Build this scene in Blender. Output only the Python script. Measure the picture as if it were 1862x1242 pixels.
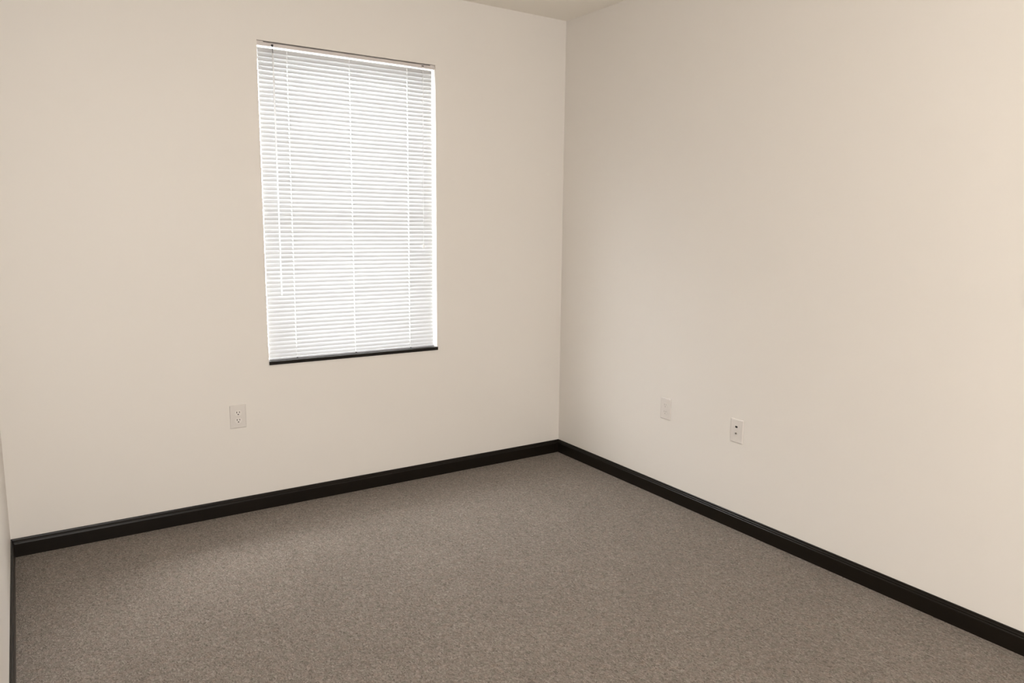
import bpy, bmesh, math
from mathutils import Vector, Matrix
R = math.radians
C = bpy.context.scene.collection
for o in list(bpy.data.objects): bpy.data.objects.remove(o)

# ------------------------------------------------------------------ camera
W, D, H = 2.998, 5.80, 2.743          # room: x -W..0, y -D..0, z 0..H
yaw, pitch, roll = 0.60885, -0.14891, 0.0162
f = Vector((math.sin(yaw)*math.cos(pitch), math.cos(yaw)*math.cos(pitch), math.sin(pitch)))
r0 = Vector((math.cos(yaw), -math.sin(yaw), 0)); u0 = r0.cross(f)
r = math.cos(roll)*r0 + math.sin(roll)*u0
u = -math.sin(roll)*r0 + math.cos(roll)*u0
cd = bpy.data.cameras.new('camera'); cam = bpy.data.objects.new('camera', cd); C.objects.link(cam)
cam.matrix_world = Matrix(((r.x, u.x, -f.x, -2.88203), (r.y, u.y, -f.y, -3.97623), (r.z, u.z, -f.z, 1.51992), (0, 0, 0, 1)))
cd.sensor_width = 36; cd.lens = 36*1379.01/1862
cd.shift_x = (931-993.902)/1862; cd.shift_y = (609.645-621)/1862
cd.clip_start = 0.02
bpy.context.scene.camera = cam

# ------------------------------------------------------------------ world, lights, exposure
sc = bpy.context.scene
sc.view_settings.view_transform = 'Standard'; sc.view_settings.look = 'None'
sc.view_settings.gamma = 1; sc.view_settings.use_curve_mapping = False
sc.view_settings.exposure = 0.0
w = bpy.data.worlds.new('overcast_sky'); sc.world = w; w.use_nodes = True
bg = w.node_tree.nodes['Background']
bg.inputs[0].default_value = (0.965, 0.985, 1.0, 1)      # even overcast sky
bg.inputs[1].default_value = 36.0

def area(name, loc, sx, sy, power, col, rot=(0, 0, 0)):
    l = bpy.data.lights.new(name, 'AREA'); l.shape = 'RECTANGLE'; l.size = sx; l.size_y = sy
    l.energy = power; l.color = col
    o = bpy.data.objects.new(name, l); C.objects.link(o); o.location = loc; o.rotation_euler = rot
    return o
area('ceiling_fill', (-2.5, -2.0, H-.02), .6, .6, 7, (1.0, 0.95, 0.90))  # weak fill under the ceiling, added to balance the room light; no fixture
area('rear_fill', (-2.5, -D+.02, 1.15), .9, 2.1, 93, (1.0, 0.985, 0.955), (R(90), 0, 0))     # added fill panel before the closed front wall, main room light from behind the viewpoint
area('upward_fill', (-2.4, -4.2, 1.3), .3, .3, 18, (1.0, 0.97, 0.93), (R(180), 0, 0))      # unseen fill aimed up, added to lift the ceiling and upper walls
sl = bpy.data.lights.new('hazy_sun', 'SUN'); sl.energy = 7.5; sl.angle = R(18); sl.color = (1, .98, .95)
so = bpy.data.objects.new('hazy_sun', sl); C.objects.link(so); so.rotation_euler = Vector((-.65, -.52, -.88)).to_track_quat('-Z', 'Y').to_euler()
pl = area('window_portal', (-1.374, 0.225, 1.578), 0.96, 1.585, 1, (1, 1, 1), (R(-90), 0, 0))
pl.data.cycles.is_portal = True

# ------------------------------------------------------------------ materials
def mat(name):
    m = bpy.data.materials.new(name); m.use_nodes = True
    nt = m.node_tree; return m, nt, nt.nodes['Principled BSDF']
def col(b, c): b.inputs['Base Color'].default_value = (*c, 1)
def simple(name, c, rough=.5, metal=0, spec=.5):
    m, nt, b = mat(name); col(b, c); b.inputs['Roughness'].default_value = rough
    b.inputs['Metallic'].default_value = metal; b.inputs['Specular IOR Level'].default_value = spec
    return m
def paint(name, c, c2, rough=.55, bump=.06, scale=420):
    """rolled wall paint: faint uneven tint and fine roller stipple"""
    m, nt, b = mat(name); N = nt.nodes.new; L = nt.links.new
    tc = N('ShaderNodeTexCoord')
    n1 = N('ShaderNodeTexNoise'); n1.inputs['Scale'].default_value = 1.6; n1.inputs['Detail'].default_value = 3
    L(tc.outputs['Object'], n1.inputs['Vector'])
    mx = N('ShaderNodeMix'); mx.data_type = 'RGBA'
    mx.inputs[6].default_value = (*c, 1); mx.inputs[7].default_value = (*c2, 1)
    L(n1.outputs['Fac'], mx.inputs[0]); L(mx.outputs[2], b.inputs['Base Color'])
    n2 = N('ShaderNodeTexNoise'); n2.inputs['Scale'].default_value = scale; n2.inputs['Detail'].default_value = 2
    L(tc.outputs['Object'], n2.inputs['Vector'])
    bp = N('ShaderNodeBump'); bp.inputs['Strength'].default_value = bump; bp.inputs['Distance'].default_value = .001
    L(n2.outputs['Fac'], bp.inputs['Height']); L(bp.outputs[0], b.inputs['Normal'])
    b.inputs['Roughness'].default_value = rough; b.inputs['Specular IOR Level'].default_value = .35
    return m
M_wall = paint('cream_wall_paint', (.765, .722, .672), (.77, .732, .688), .5)
M_ceil = paint('ceiling_paint', (.88, .83, .745), (.88, .83, .755), .8, .15, 160)

def carpet():
    m, nt, b = mat('taupe_carpet'); N = nt.nodes.new; L = nt.links.new
    tc = N('ShaderNodeTexCoord')
    def noise(scale, det=2, rough=.6, vec=None):
        n = N('ShaderNodeTexNoise'); n.inputs['Scale'].default_value = scale
        n.inputs['Detail'].default_value = det; n.inputs['Roughness'].default_value = rough
        L(vec or tc.outputs['Object'], n.inputs['Vector']); return n.outputs['Fac']
    def ramp(src, stops):
        rp = N('ShaderNodeValToRGB'); e = rp.color_ramp.elements
        while len(e) < len(stops): e.new(.5)
        for k, (p, c) in enumerate(stops): e[k].position = p; e[k].color = (*c, 1)
        L(src, rp.inputs[0]); return rp.outputs[0]
    def mix(fac, a, bb, mode='MIX'):
        x = N('ShaderNodeMix'); x.data_type = 'RGBA'; x.blend_type = mode
        if isinstance(fac, float): x.inputs[0].default_value = fac
        else: L(fac, x.inputs[0])
        L(a, x.inputs[6]); L(bb, x.inputs[7]); return x.outputs[2]
    # heathered yarn: short slightly elongated flecks of several browns and greys
    mp = N('ShaderNodeMapping'); mp.inputs['Scale'].default_value = (1.0, .6, 1); mp.inputs['Rotation'].default_value = (0, 0, .25)
    L(tc.outputs['Object'], mp.inputs['Vector'])
    wn = N('ShaderNodeTexNoise'); wn.inputs['Scale'].default_value = 90; L(mp.outputs[0], wn.inputs['Vector'])
    va = N('ShaderNodeVectorMath'); va.operation = 'MULTIPLY_ADD'
    L(wn.outputs['Color'], va.inputs[0]); va.inputs[1].default_value = (.016, .016, 0); L(mp.outputs[0], va.inputs[2])
    vo = N('ShaderNodeTexVoronoi'); vo.inputs['Scale'].default_value = 260; L(va.outputs[0], vo.inputs['Vector'])
    sp = N('ShaderNodeSeparateColor'); L(vo.outputs['Color'], sp.inputs[0])
    yarn = ramp(sp.outputs[0], [(0, (0.116, 0.097, 0.079)), (.22, (0.177, 0.150, 0.125)), (.5, (0.208, 0.177, 0.150)),
                                (.8, (0.242, 0.209, 0.179)), (1, (0.309, 0.271, 0.237))])
    tint = ramp(noise(34, 4, .7), [(.34, (.96, 1.0, .95)), (.46, (1.0, 1.0, 1.0)), (.58, (1.03, .985, .98)), (.7, (1.06, .99, .92))])
    fine = ramp(noise(300, 3, .75), [(.3, (.70, .70, .70)), (.5, (1, 1, 1)), (.7, (1.3, 1.3, 1.3))])
    soft = ramp(noise(3.5, 3), [(.3, (.96, .96, .96)), (.7, (1.04, 1.04, 1.04))])
    c = mix(1.0, mix(1.0, mix(1.0, yarn, tint, 'MULTIPLY'), fine, 'MULTIPLY'), soft, 'MULTIPLY')
    L(c, b.inputs['Base Color'])
    b.inputs['Roughness'].default_value = 1; b.inputs['Specular IOR Level'].default_value = .1
    b.inputs['Sheen Weight'].default_value = .12; b.inputs['Sheen Roughness'].default_value = .5
    bp = N('ShaderNodeBump'); bp.inputs['Strength'].default_value = .7; bp.inputs['Distance'].default_value = .003
    h = N('ShaderNodeMath'); h.operation = 'ADD'; L(vo.outputs['Distance'], h.inputs[0]); L(noise(330, 3, .75), h.inputs[1])
    L(h.outputs[0], bp.inputs['Height']); L(bp.outputs[0], b.inputs['Normal'])
    return m
M_carpet = carpet()

def dark_wood():
    m, nt, b = mat('espresso_painted_wood'); N = nt.nodes.new; L = nt.links.new
    tc = N('ShaderNodeTexCoord'); n = N('ShaderNodeTexNoise'); n.inputs['Scale'].default_value = 9; n.inputs['Detail'].default_value = 4
    L(tc.outputs['Object'], n.inputs['Vector'])
    mx = N('ShaderNodeMix'); mx.data_type = 'RGBA'; mx.inputs[6].default_value = (.0065, .0047, .0034, 1); mx.inputs[7].default_value = (.0105, .0075, .0050, 1)
    L(n.outputs['Fac'], mx.inputs[0]); L(mx.outputs[2], b.inputs['Base Color'])
    b.inputs['Roughness'].default_value = .33; b.inputs['Specular IOR Level'].default_value = .22
    return m
M_dark = dark_wood()

def slat_mat():
    m, nt, b = mat('white_blind_slat'); N = nt.nodes.new; L = nt.links.new
    col(b, (.500, .504, .508)); b.inputs['Roughness'].default_value = .5; b.inputs['Specular IOR Level'].default_value = .3
    tr = N('ShaderNodeBsdfTranslucent'); tr.inputs[0].default_value = (.93, .95, .96, 1)
    mx = N('ShaderNodeMixShader'); mx.inputs[0].default_value = .0
    L(b.outputs[0], mx.inputs[1]); L(tr.outputs[0], mx.inputs[2]); L(mx.outputs[0], nt.nodes['Material Output'].inputs[0])
    return m
M_slat = slat_mat()
def see_through(name, tint, amount, rough):
    m, nt, b = mat(name); N = nt.nodes.new; L = nt.links.new
    nt.nodes.remove(b)
    t = N('ShaderNodeBsdfTransparent'); t.inputs[0].default_value = (*tint, 1)
    g = N('ShaderNodeBsdfGlossy'); g.inputs['Roughness'].default_value = rough
    fr = N('ShaderNodeFresnel'); fr.inputs[0].default_value = 1.45
    # reflect only where a ray enters, so the thin solid does not trap light on its way out
    ge = N('ShaderNodeNewGeometry'); inv = N('ShaderNodeMath'); inv.operation = 'SUBTRACT'; inv.inputs[0].default_value = 1
    L(ge.outputs['Backfacing'], inv.inputs[1]); mu = N('ShaderNodeMath'); mu.operation = 'MULTIPLY'
    L(fr.outputs[0], mu.inputs[0]); L(inv.outputs[0], mu.inputs[1])
    x = N('ShaderNodeMixShader'); L(mu.outputs[0], x.inputs[0]); L(t.outputs[0], x.inputs[1]); L(g.outputs[0], x.inputs[2])
    last = x
    if amount:
        d = N('ShaderNodeBsdfTranslucent'); d.inputs[0].default_value = (.9, .9, .9, 1)
        d2 = N('ShaderNodeBsdfDiffuse'); d2.inputs[0].default_value = (.9, .9, .9, 1)
        dm = N('ShaderNodeMixShader'); L(d.outputs[0], dm.inputs[1]); L(d2.outputs[0], dm.inputs[2])
        last = N('ShaderNodeMixShader'); last.inputs[0].default_value = amount
        L(x.outputs[0], last.inputs[1]); L(dm.outputs[0], last.inputs[2])
    L(last.outputs[0], nt.nodes['Material Output'].inputs[0])
    return m
M_glass = see_through('window_glass', (.965, .97, .975), 0, .02)
M_acrylic = see_through('clear_acrylic', (.97, .97, .98), .75, .1)
M_rail = simple('white_enamelled_steel', (.66, .61, .58), .4)
M_brail = simple('grey_white_rail', (.50, .51, .55), .35)
M_cord = simple('white_cord', (.78, .78, .78), .8)
M_black = simple('black_plastic', (.012, .010, .009), .5)
M_gap = simple('dark_socket_hole', (.02, .016, .013), .8)
M_vinyl = simple('white_vinyl', (.85, .86, .86), .4)
M_plate = simple('white_plate_plastic', (.695, .652, .615), .35)
M_recept = simple('white_receptacle_plastic', (.76, .72, .68), .35)
M_shutter = simple('pale_slot_shutter', (.42, .39, .35), .5)
M_metal = simple('nickel', (.55, .52, .48), .35, 1)
M_conc = simple('pale_concrete', (.55, .55, .53), .9)

# ------------------------------------------------------------------ helpers
def obj(name, bm, m, parent=None, smooth=False):
    bmesh.ops.recalc_face_normals(bm, faces=bm.faces)
    me = bpy.data.meshes.new(name); bm.to_mesh(me); bm.free()
    me.materials.append(m)
    if smooth:
        for p in me.polygons: p.use_smooth = True
    o = bpy.data.objects.new(name, me); C.objects.link(o)
    if parent: o.parent = parent
    return o
def struct(name, bm, m, smooth=False):
    o = obj(name, bm, m, None, smooth); o['kind'] = 'structure'; return o
def thing(name, label, cat, loc=(0, 0, 0), rotz=0, group=None):
    o = bpy.data.objects.new(name, None); C.objects.link(o); o.empty_display_size = .05
    o.location = loc; o.rotation_euler = (0, 0, rotz); o['label'] = label; o['category'] = cat
    if group: o['group'] = group
    return o
def box(bm, x0, x1, y0, y1, z0, z1, bev=0, seg=2):
    g = bmesh.ops.create_cube(bm, size=1)
    for v in g['verts']:
        v.co = Vector((x0+(v.co.x+.5)*(x1-x0), y0+(v.co.y+.5)*(y1-y0), z0+(v.co.z+.5)*(z1-z0)))
    if bev:
        es = list({e for v in g['verts'] for e in v.link_edges})
        bmesh.ops.bevel(bm, geom=es, offset=bev, segments=seg, affect='EDGES', profile=.6)
    return bm
def boxm(*a, **k): return box(bmesh.new(), *a, **k)
def cyl(bm, p, q, r1, r2=None, n=16):
    p = Vector(p); q = Vector(q); d = q-p
    g = bmesh.ops.create_cone(bm, cap_ends=True, segments=n, radius1=r1, radius2=r1 if r2 is None else r2, depth=d.length)
    M = Matrix.Translation((p+q)/2) @ d.to_track_quat('Z', 'Y').to_matrix().to_4x4()
    bmesh.ops.transform(bm, matrix=M, verts=g['verts']); return bm
def prism(bm, pts, place):
    """closed 2D outline pts; place(u, v, end) -> 3D point at either end"""
    a = [bm.verts.new(place(p[0], p[1], 0)) for p in pts]; b = [bm.verts.new(place(p[0], p[1], 1)) for p in pts]
    n = len(pts)
    for i in range(n): bm.faces.new((a[i], a[(i+1) % n], b[(i+1) % n], b[i]))
    bm.faces.new(a[::-1]); bm.faces.new(b); return bm

# ------------------------------------------------------------------ room shell
T = .24                                   # wall thickness
WX0, WX1, WZ0, WZ1 = -1.8545, -.8936, .7805, 2.371   # window opening
struct('floor', boxm(-W-T, T, -D-T, T, -.15, 0), M_carpet)
struct('ceiling', boxm(-W-T, T, -D-T, T, H, H+.15), M_ceil)
bm = bmesh.new()                           # back wall with the window opening, one connected sheet with thickness
xs = [-W-T, WX0, WX1, T]; zs = [0, WZ0, WZ1, H]
g = {(i, j, k): bm.verts.new((xs[i], [0, T][k], zs[j])) for i in range(4) for j in range(4) for k in range(2)}
for k in range(2):
    for i in range(3):
        for j in range(3):
            if (i, j) != (1, 1): bm.faces.new((g[i, j, k], g[i+1, j, k], g[i+1, j+1, k], g[i, j+1, k]))
ring = [(1, 1), (2, 1), (2, 2), (1, 2)]; outer = [(i, 0) for i in range(3)]+[(3, j) for j in range(3)]+[(i, 3) for i in range(3, 0, -1)]+[(0, j) for j in range(3, 0, -1)]
for lp in (ring, outer):
    for q in range(len(lp)):
        a, b = lp[q], lp[(q+1) % len(lp)]
        bm.faces.new((g[(*a, 0)], g[(*b, 0)], g[(*b, 1)], g[(*a, 1)]))
struct('wall_back', bm, M_wall)
struct('wall_right', boxm(0, T, -D-T, 0, 0, H), M_wall)
struct('wall_left', boxm(-W-T, -W, -D-T, 0, 0, H), M_wall)
struct('wall_front', boxm(-W, 0, -D-T, -D, 0, H), M_wall)
struct('ground', boxm(-9, 7, T+.01, 14, -.5, -.3), M_conc)
struct('porch_soffit', boxm(-6, 3, T+.005, T+.85, 3.31, 3.45), M_conc)      # deep eave outside, shades the upper slats


# baseboards: moulded profile (distance from wall, height), mitred in the corners
BP = [(0, 0), (.0122, 0), (.0122, .0600), (.0116, .0632), (.0098, .0655), (.0092, .0672), (.0099, .0690),
      (.0097, .0716), (.0078, .0738), (.0062, .0752), (.0060, .0775), (.0052, .0808), (.0036, .0829), (0, .0832)]
def baseboard(name, fn): return struct(name, prism(bmesh.new(), BP, fn), M_dark)
baseboard('baseboard_back', lambda d, z, e: (-W+d if e == 0 else -d, -d, z))
baseboard('baseboard_right', lambda d, z, e: (-d, -d if e == 0 else -D+d, z))
baseboard('baseboard_left', lambda d, z, e: (-W+d, -d if e == 0 else -D+d, z))
baseboard('baseboard_front', lambda d, z, e: (-W+d if e == 0 else -d, -D+d, z))

# ------------------------------------------------------------------ window behind the blind
win = bpy.data.objects.new('window_1', None); C.objects.link(win); win['kind'] = 'structure'
win.location = (-1.374, .200, WZ0)
def wpart(name, bm, m, smooth=False):
    bmesh.ops.translate(bm, verts=bm.verts, vec=-Vector(win.location)); return obj(name, bm, m, win, smooth)
bm = bmesh.new(); fw = .022
box(bm, WX0, WX0+fw, .18, T, WZ0, WZ1); box(bm, WX1-fw, WX1, .18, T, WZ0, WZ1)
box(bm, WX0+fw, WX1-fw, .18, T, WZ1-fw, WZ1); box(bm, WX0+fw, WX1-fw, .18, T, WZ0, WZ0+fw)
wpart('window_frame', bm, M_vinyl)
zm = (WZ0+WZ1)/2
for z0, z1, y in ((WZ0+fw, zm+.014, .186), (zm-.014, WZ1-fw, .212)):
    bm = bmesh.new(); s = .026; x0 = WX0+fw; x1 = WX1-fw
    box(bm, x0, x0+s, y, y+.026, z0, z1); box(bm, x1-s, x1, y, y+.026, z0, z1)
    box(bm, x0+s, x1-s, y, y+.026, z0, z0+s); box(bm, x0+s, x1-s, y, y+.026, z1-s, z1)
    sash = wpart('sash', bm, M_vinyl)
    bm = boxm(x0+s, x1-s, y+.011, y+.014, z0+s, z1-s)
    bmesh.ops.translate(bm, verts=bm.verts, vec=-Vector(win.location)); obj('pane', bm, M_glass, sash)
# dark sill board: nosing stands a little proud of the wall and runs just past the right reveal
bm = bmesh.new()
box(bm, WX0+.0005, WX1+.0035, -.008, -.0002, WZ0-.0175, WZ0+.0012, bev=.0014)
box(bm, WX0+.0005, WX1-.0005, -.0015, .18, WZ0+.0001, WZ0+.0012)
wpart('window_sill', bm, M_dark)

# ------------------------------------------------------------------ venetian blind
BX0, BX1 = -1.8455, -.9030
bl = thing('venetian_blind', 'closed white horizontal mini blind filling the window opening above the dark sill', 'blind', (-1.374, .03, .787))
off = -Vector(bl.location)
def bpart(name, bm, m, parent=bl, smooth=False, label=None):
    bmesh.ops.translate(bm, verts=bm.verts, vec=off); o = obj(name, bm, m, parent, smooth)
    if label: o['label'] = label
    return o
BY = .030
# head rail: open-topped steel channel
bm = bmesh.new()
ch = [(-.0135, .0), (.0135, .0), (.0135, .0208), (.0123, .0208), (.0123, .0012), (-.0123, .0012), (-.0123, .0165), (-.0135, .0165)]
prism(bm, ch, lambda a, b, e: ((WX0+.002, WX1-.002)[e], BY+a-.004, 2.3495+b))
head = bpart('head_rail', bm, M_rail)
for x0, x1 in ((WX0+.0005, WX0+.034), (WX1-.028, WX1-.0005)):
    bm = bmesh.new()
    box(bm, x0, x1, BY-.0200, BY-.0184, 2.3485, 2.3700, bev=.0004, seg=1)       # hinged front flap
    box(bm, x0, x1, BY-.0184, BY+.0120, 2.3686, 2.3700)                          # top plate
    xs_ = (x0, x0+.0012) if x0 < -1.5 else (x1-.0012, x1)
    box(bm, xs_[0], xs_[1], BY-.0184, BY+.0120, 2.3485, 2.3686)                  # side cheek
    bpart('mounting_bracket', bm, M_rail)
bpart('cord_lock', boxm(-.9730, -.9600, BY-.0205, BY-.0170, 2.3560, 2.3615, bev=.0008, seg=1), M_black, head, label='black plastic cord lock')

# slats
LX = (-1.7030, -1.3800, -1.0530)           # the three cord ladders
TH = R(68)
def slat_bm():
    bm = bmesh.new(); wd, sag, n = .0250, .0020, 8; th = TH
    cuts = [BX0]
    for x in LX: cuts += [x-.0006, x+.0006]
    cuts += [BX1]; rows = []
    for i in range(n+1):
        t = i/n*2-1                          # -1 room side edge (low) .. +1 outer edge (high)
        a, b = t*wd/2, sag*(1-t*t)
        # local: a along the slat's width, b the crown; tilt so the room edge hangs low
        y = a*math.cos(th)-b*math.sin(th)*-1; z = a*math.sin(th)+b*math.cos(th)*1
        y = a*math.cos(th)+b*math.sin(th)*1; z = a*math.sin(th)-b*math.cos(th)
        rows.append([bm.verts.new((x+1.374, y, z)) for x in cuts])
    for i in range(n):
        for j in range(len(cuts)-1):
            if j % 2 == 1 and 1 <= i <= 4: continue     # routing slot for the lift cord
            bm.faces.new((rows[i][j], rows[i][j+1], rows[i+1][j+1], rows[i+1][j]))
    return bm
PITCH = .02153
zs_ = [2.3213-k*PITCH+.0125*math.sin(TH) for k in range(72)]
s0 = obj('slat', slat_bm(), M_slat, bl, True)
for k, z in enumerate(zs_):
    s = s0 if k == 0 else s0.copy()
    if k: C.objects.link(s); s.parent = bl
    s.location = (0, BY-.03, z-.787)
    # tiny irregularities of real slats
    s.rotation_euler = (R(.7*math.sin(k*2.3)+.5*math.sin(k*.71)), 0, 0)
ztop, zbot = 2.350, .7905
for x in LX:
    bm = bmesh.new()
    for y in (BY-.0085, BY+.0085): cyl(bm, (x, y, zbot), (x, y, ztop), .0006, n=6)
    for z in zs_: cyl(bm, (x, BY-.0085, z-.004), (x, BY+.0085, z-.004), .0004, n=4)
    bpart('ladder_cord', bm, M_cord)
    bm = bmesh.new(); cyl(bm, (x+.0005, BY, zbot), (x+.0005, BY, ztop), .0009, n=6); bpart('lift_cord', bm, M_cord)
# bottom rail with three plugs
bm = bmesh.new()
prism(bm, [(-.0115, 0), (.0115, 0), (.0125, .0035), (.0105, .0100), (-.0105, .0100), (-.0125, .0035)],
      lambda a, b, e: ((BX0, BX1)[e], BY+a, .7825+b))
rail = bpart('bottom_rail', bm, M_brail)
for x in LX:
    bpart('cord_plug', boxm(x-.0045, x+.0045, BY-.0138, BY-.0100, .7850, .7890, bev=.0008, seg=1), M_black, rail, label='small dark cord plug')
# tilt wand on its hook
bm = bmesh.new()
box(bm, -1.7835, -1.7745, .0015, .0155, 2.3500, 2.3590, bev=.001, seg=1)
cyl(bm, (-1.779, .008, 2.352), (-1.7775, .006, 2.3230), .0013, n=8)
cyl(bm, (-1.7775, .006, 2.3250), (-1.7770, .0085, 2.3190), .0013, n=8)
bpart('wand_hook', bm, M_black, label='dark metal wand hook')
bm = bmesh.new(); cyl(bm, (-1.7772, .0075, 2.318), (-1.7745, .0085, 1.150), .0042, n=6); cyl(bm, (-1.7745, .0085, 1.155), (-1.7745, .0085, 1.120), .0052, .0044, n=6)
bpart('tilt_wand', bm, M_acrylic, label='clear acrylic tilt wand')
# pull cord and tassel
bm = bmesh.new(); cyl(bm, (-.9665, .0105, 2.353), (-.9700, .0110, 1.378), .0007, n=6); cyl(bm, (-.9645, .0115, 2.353), (-.9685, .0120, 1.378), .0007, n=6)
pc = bpart('pull_cord', bm, M_cord)
bm = bmesh.new(); cyl(bm, (-.9695, .0105, 1.382), (-.9705, .0105, 1.358), .0035, .0075, n=14)
bm2 = bm; cyl(bm2, (-.9705, .0105, 1.358), (-.9706, .0105, 1.355), .0075, .0060, n=14)
bpart('tassel', bm2, M_cord, pc, smooth=False)

# ------------------------------------------------------------------ wall plates (built facing -y, turned onto the right wall)
def plate_shell(t, wd, ht, m=M_plate):
    bm = bmesh.new(); rings = []
    for dx, y in ((0, 0), (0, -.0022), (.0012, -.0042), (.0032, -.0054), (.0060, -.0058)):
        rings.append([bm.verts.new((sx*(wd/2-dx), y, sz*(ht/2-dx))) for sx, sz in ((-1, -1), (1, -1), (1, 1), (-1, 1))])
    for a, b in zip(rings, rings[1:]):
        for i in range(4): bm.faces.new((a[i], a[(i+1) % 4], b[(i+1) % 4], b[i]))
    bm.faces.new(rings[-1]); bm.faces.new(rings[0][::-1])
    return obj('cover_plate', bm, m, t)
def screw(t, x, z):
    bm = bmesh.new(); cyl(bm, (x, -.0056, z), (x, -.0068, z), .0030, .0022, n=12)
    sc_ = obj('screw', bm, M_plate, t); return sc_
def duplex(loc, rotz, label, slot_m, rec_m=M_recept, wd=.0785, ht=.1190):
    t = thing('wall_outlet', label, 'outlet', loc, rotz)
    plate_shell(t, wd, ht)
    for s in (1, -1):
        cz = s*.0195; bm = bmesh.new(); pts = []
        for k in range(32):                  # round face with flattened top and bottom
            a = 2*math.pi*k/32; pts.append((.0172*math.cos(a), max(-.0142, min(.0142, .0172*math.sin(a)))))
        prism(bm, pts, lambda a, b, e: (a, (-.0050, -.0074)[e], cz+b))
        rc = obj('receptacle', bm, rec_m, t)
        for x, hh in ((-.0064, .0042), (.0064, .0036)):
            obj('slot', boxm(x-.0016, x+.0016, -.0076, -.0070, cz+.0040-hh, cz+.0040+hh), slot_m, rc)
        bm = bmesh.new(); cyl(bm, (0, -.0070, cz-.0072), (0, -.0076, cz-.0072), .0031, n=12); obj('ground_hole', bm, slot_m, rc)
    screw(t, 0, 0); return t
duplex((-2.0180, 0, .5120), 0, 'white duplex outlet with dark slots on the window wall, below and left of the window', M_gap)
duplex((0, -1.0080, .5085), R(-90), 'white duplex outlet with faint pale slots on the right wall, nearer the room corner', M_shutter, M_plate)
t = thing('data_plate', 'white wall plate with one dark phone jack above a coax connector on the right wall', 'wall plate', (0, -1.5150, .5035), R(-90))
plate_shell(t, .0800, .1200)
bm = bmesh.new()                              # modular jack: raised rim with a recessed dark opening
for a in ((-.0098, -.0078, .0135, .0285), (.0078, .0098, .0135, .0285), (-.0078, .0078, .0135, .0165), (-.0078, .0078, .0265, .0285)):
    box(bm, a[0], a[1], -.0072, -.0054, a[2], a[3])
jk = obj('phone_jack', bm, M_recept, t)
obj('jack_opening', boxm(-.0078, .0078, -.0064, -.0056, .0165, .0265), M_gap, jk)
bm = bmesh.new(); cyl(bm, (0, -.0056, -.0115), (0, -.0078, -.0115), .0055, n=6); cyl(bm, (0, -.0078, -.0115), (0, -.0112, -.0115), .0036, n=14)
cx = obj('coax_connector', bm, M_metal, t)
bm = bmesh.new(); cyl(bm, (0, -.0112, -.0115), (0, -.0115, -.0115), .0024, n=10); obj('connector_core', bm, M_gap, cx)
screw(t, 0, .0475); screw(t, 0, -.0475)
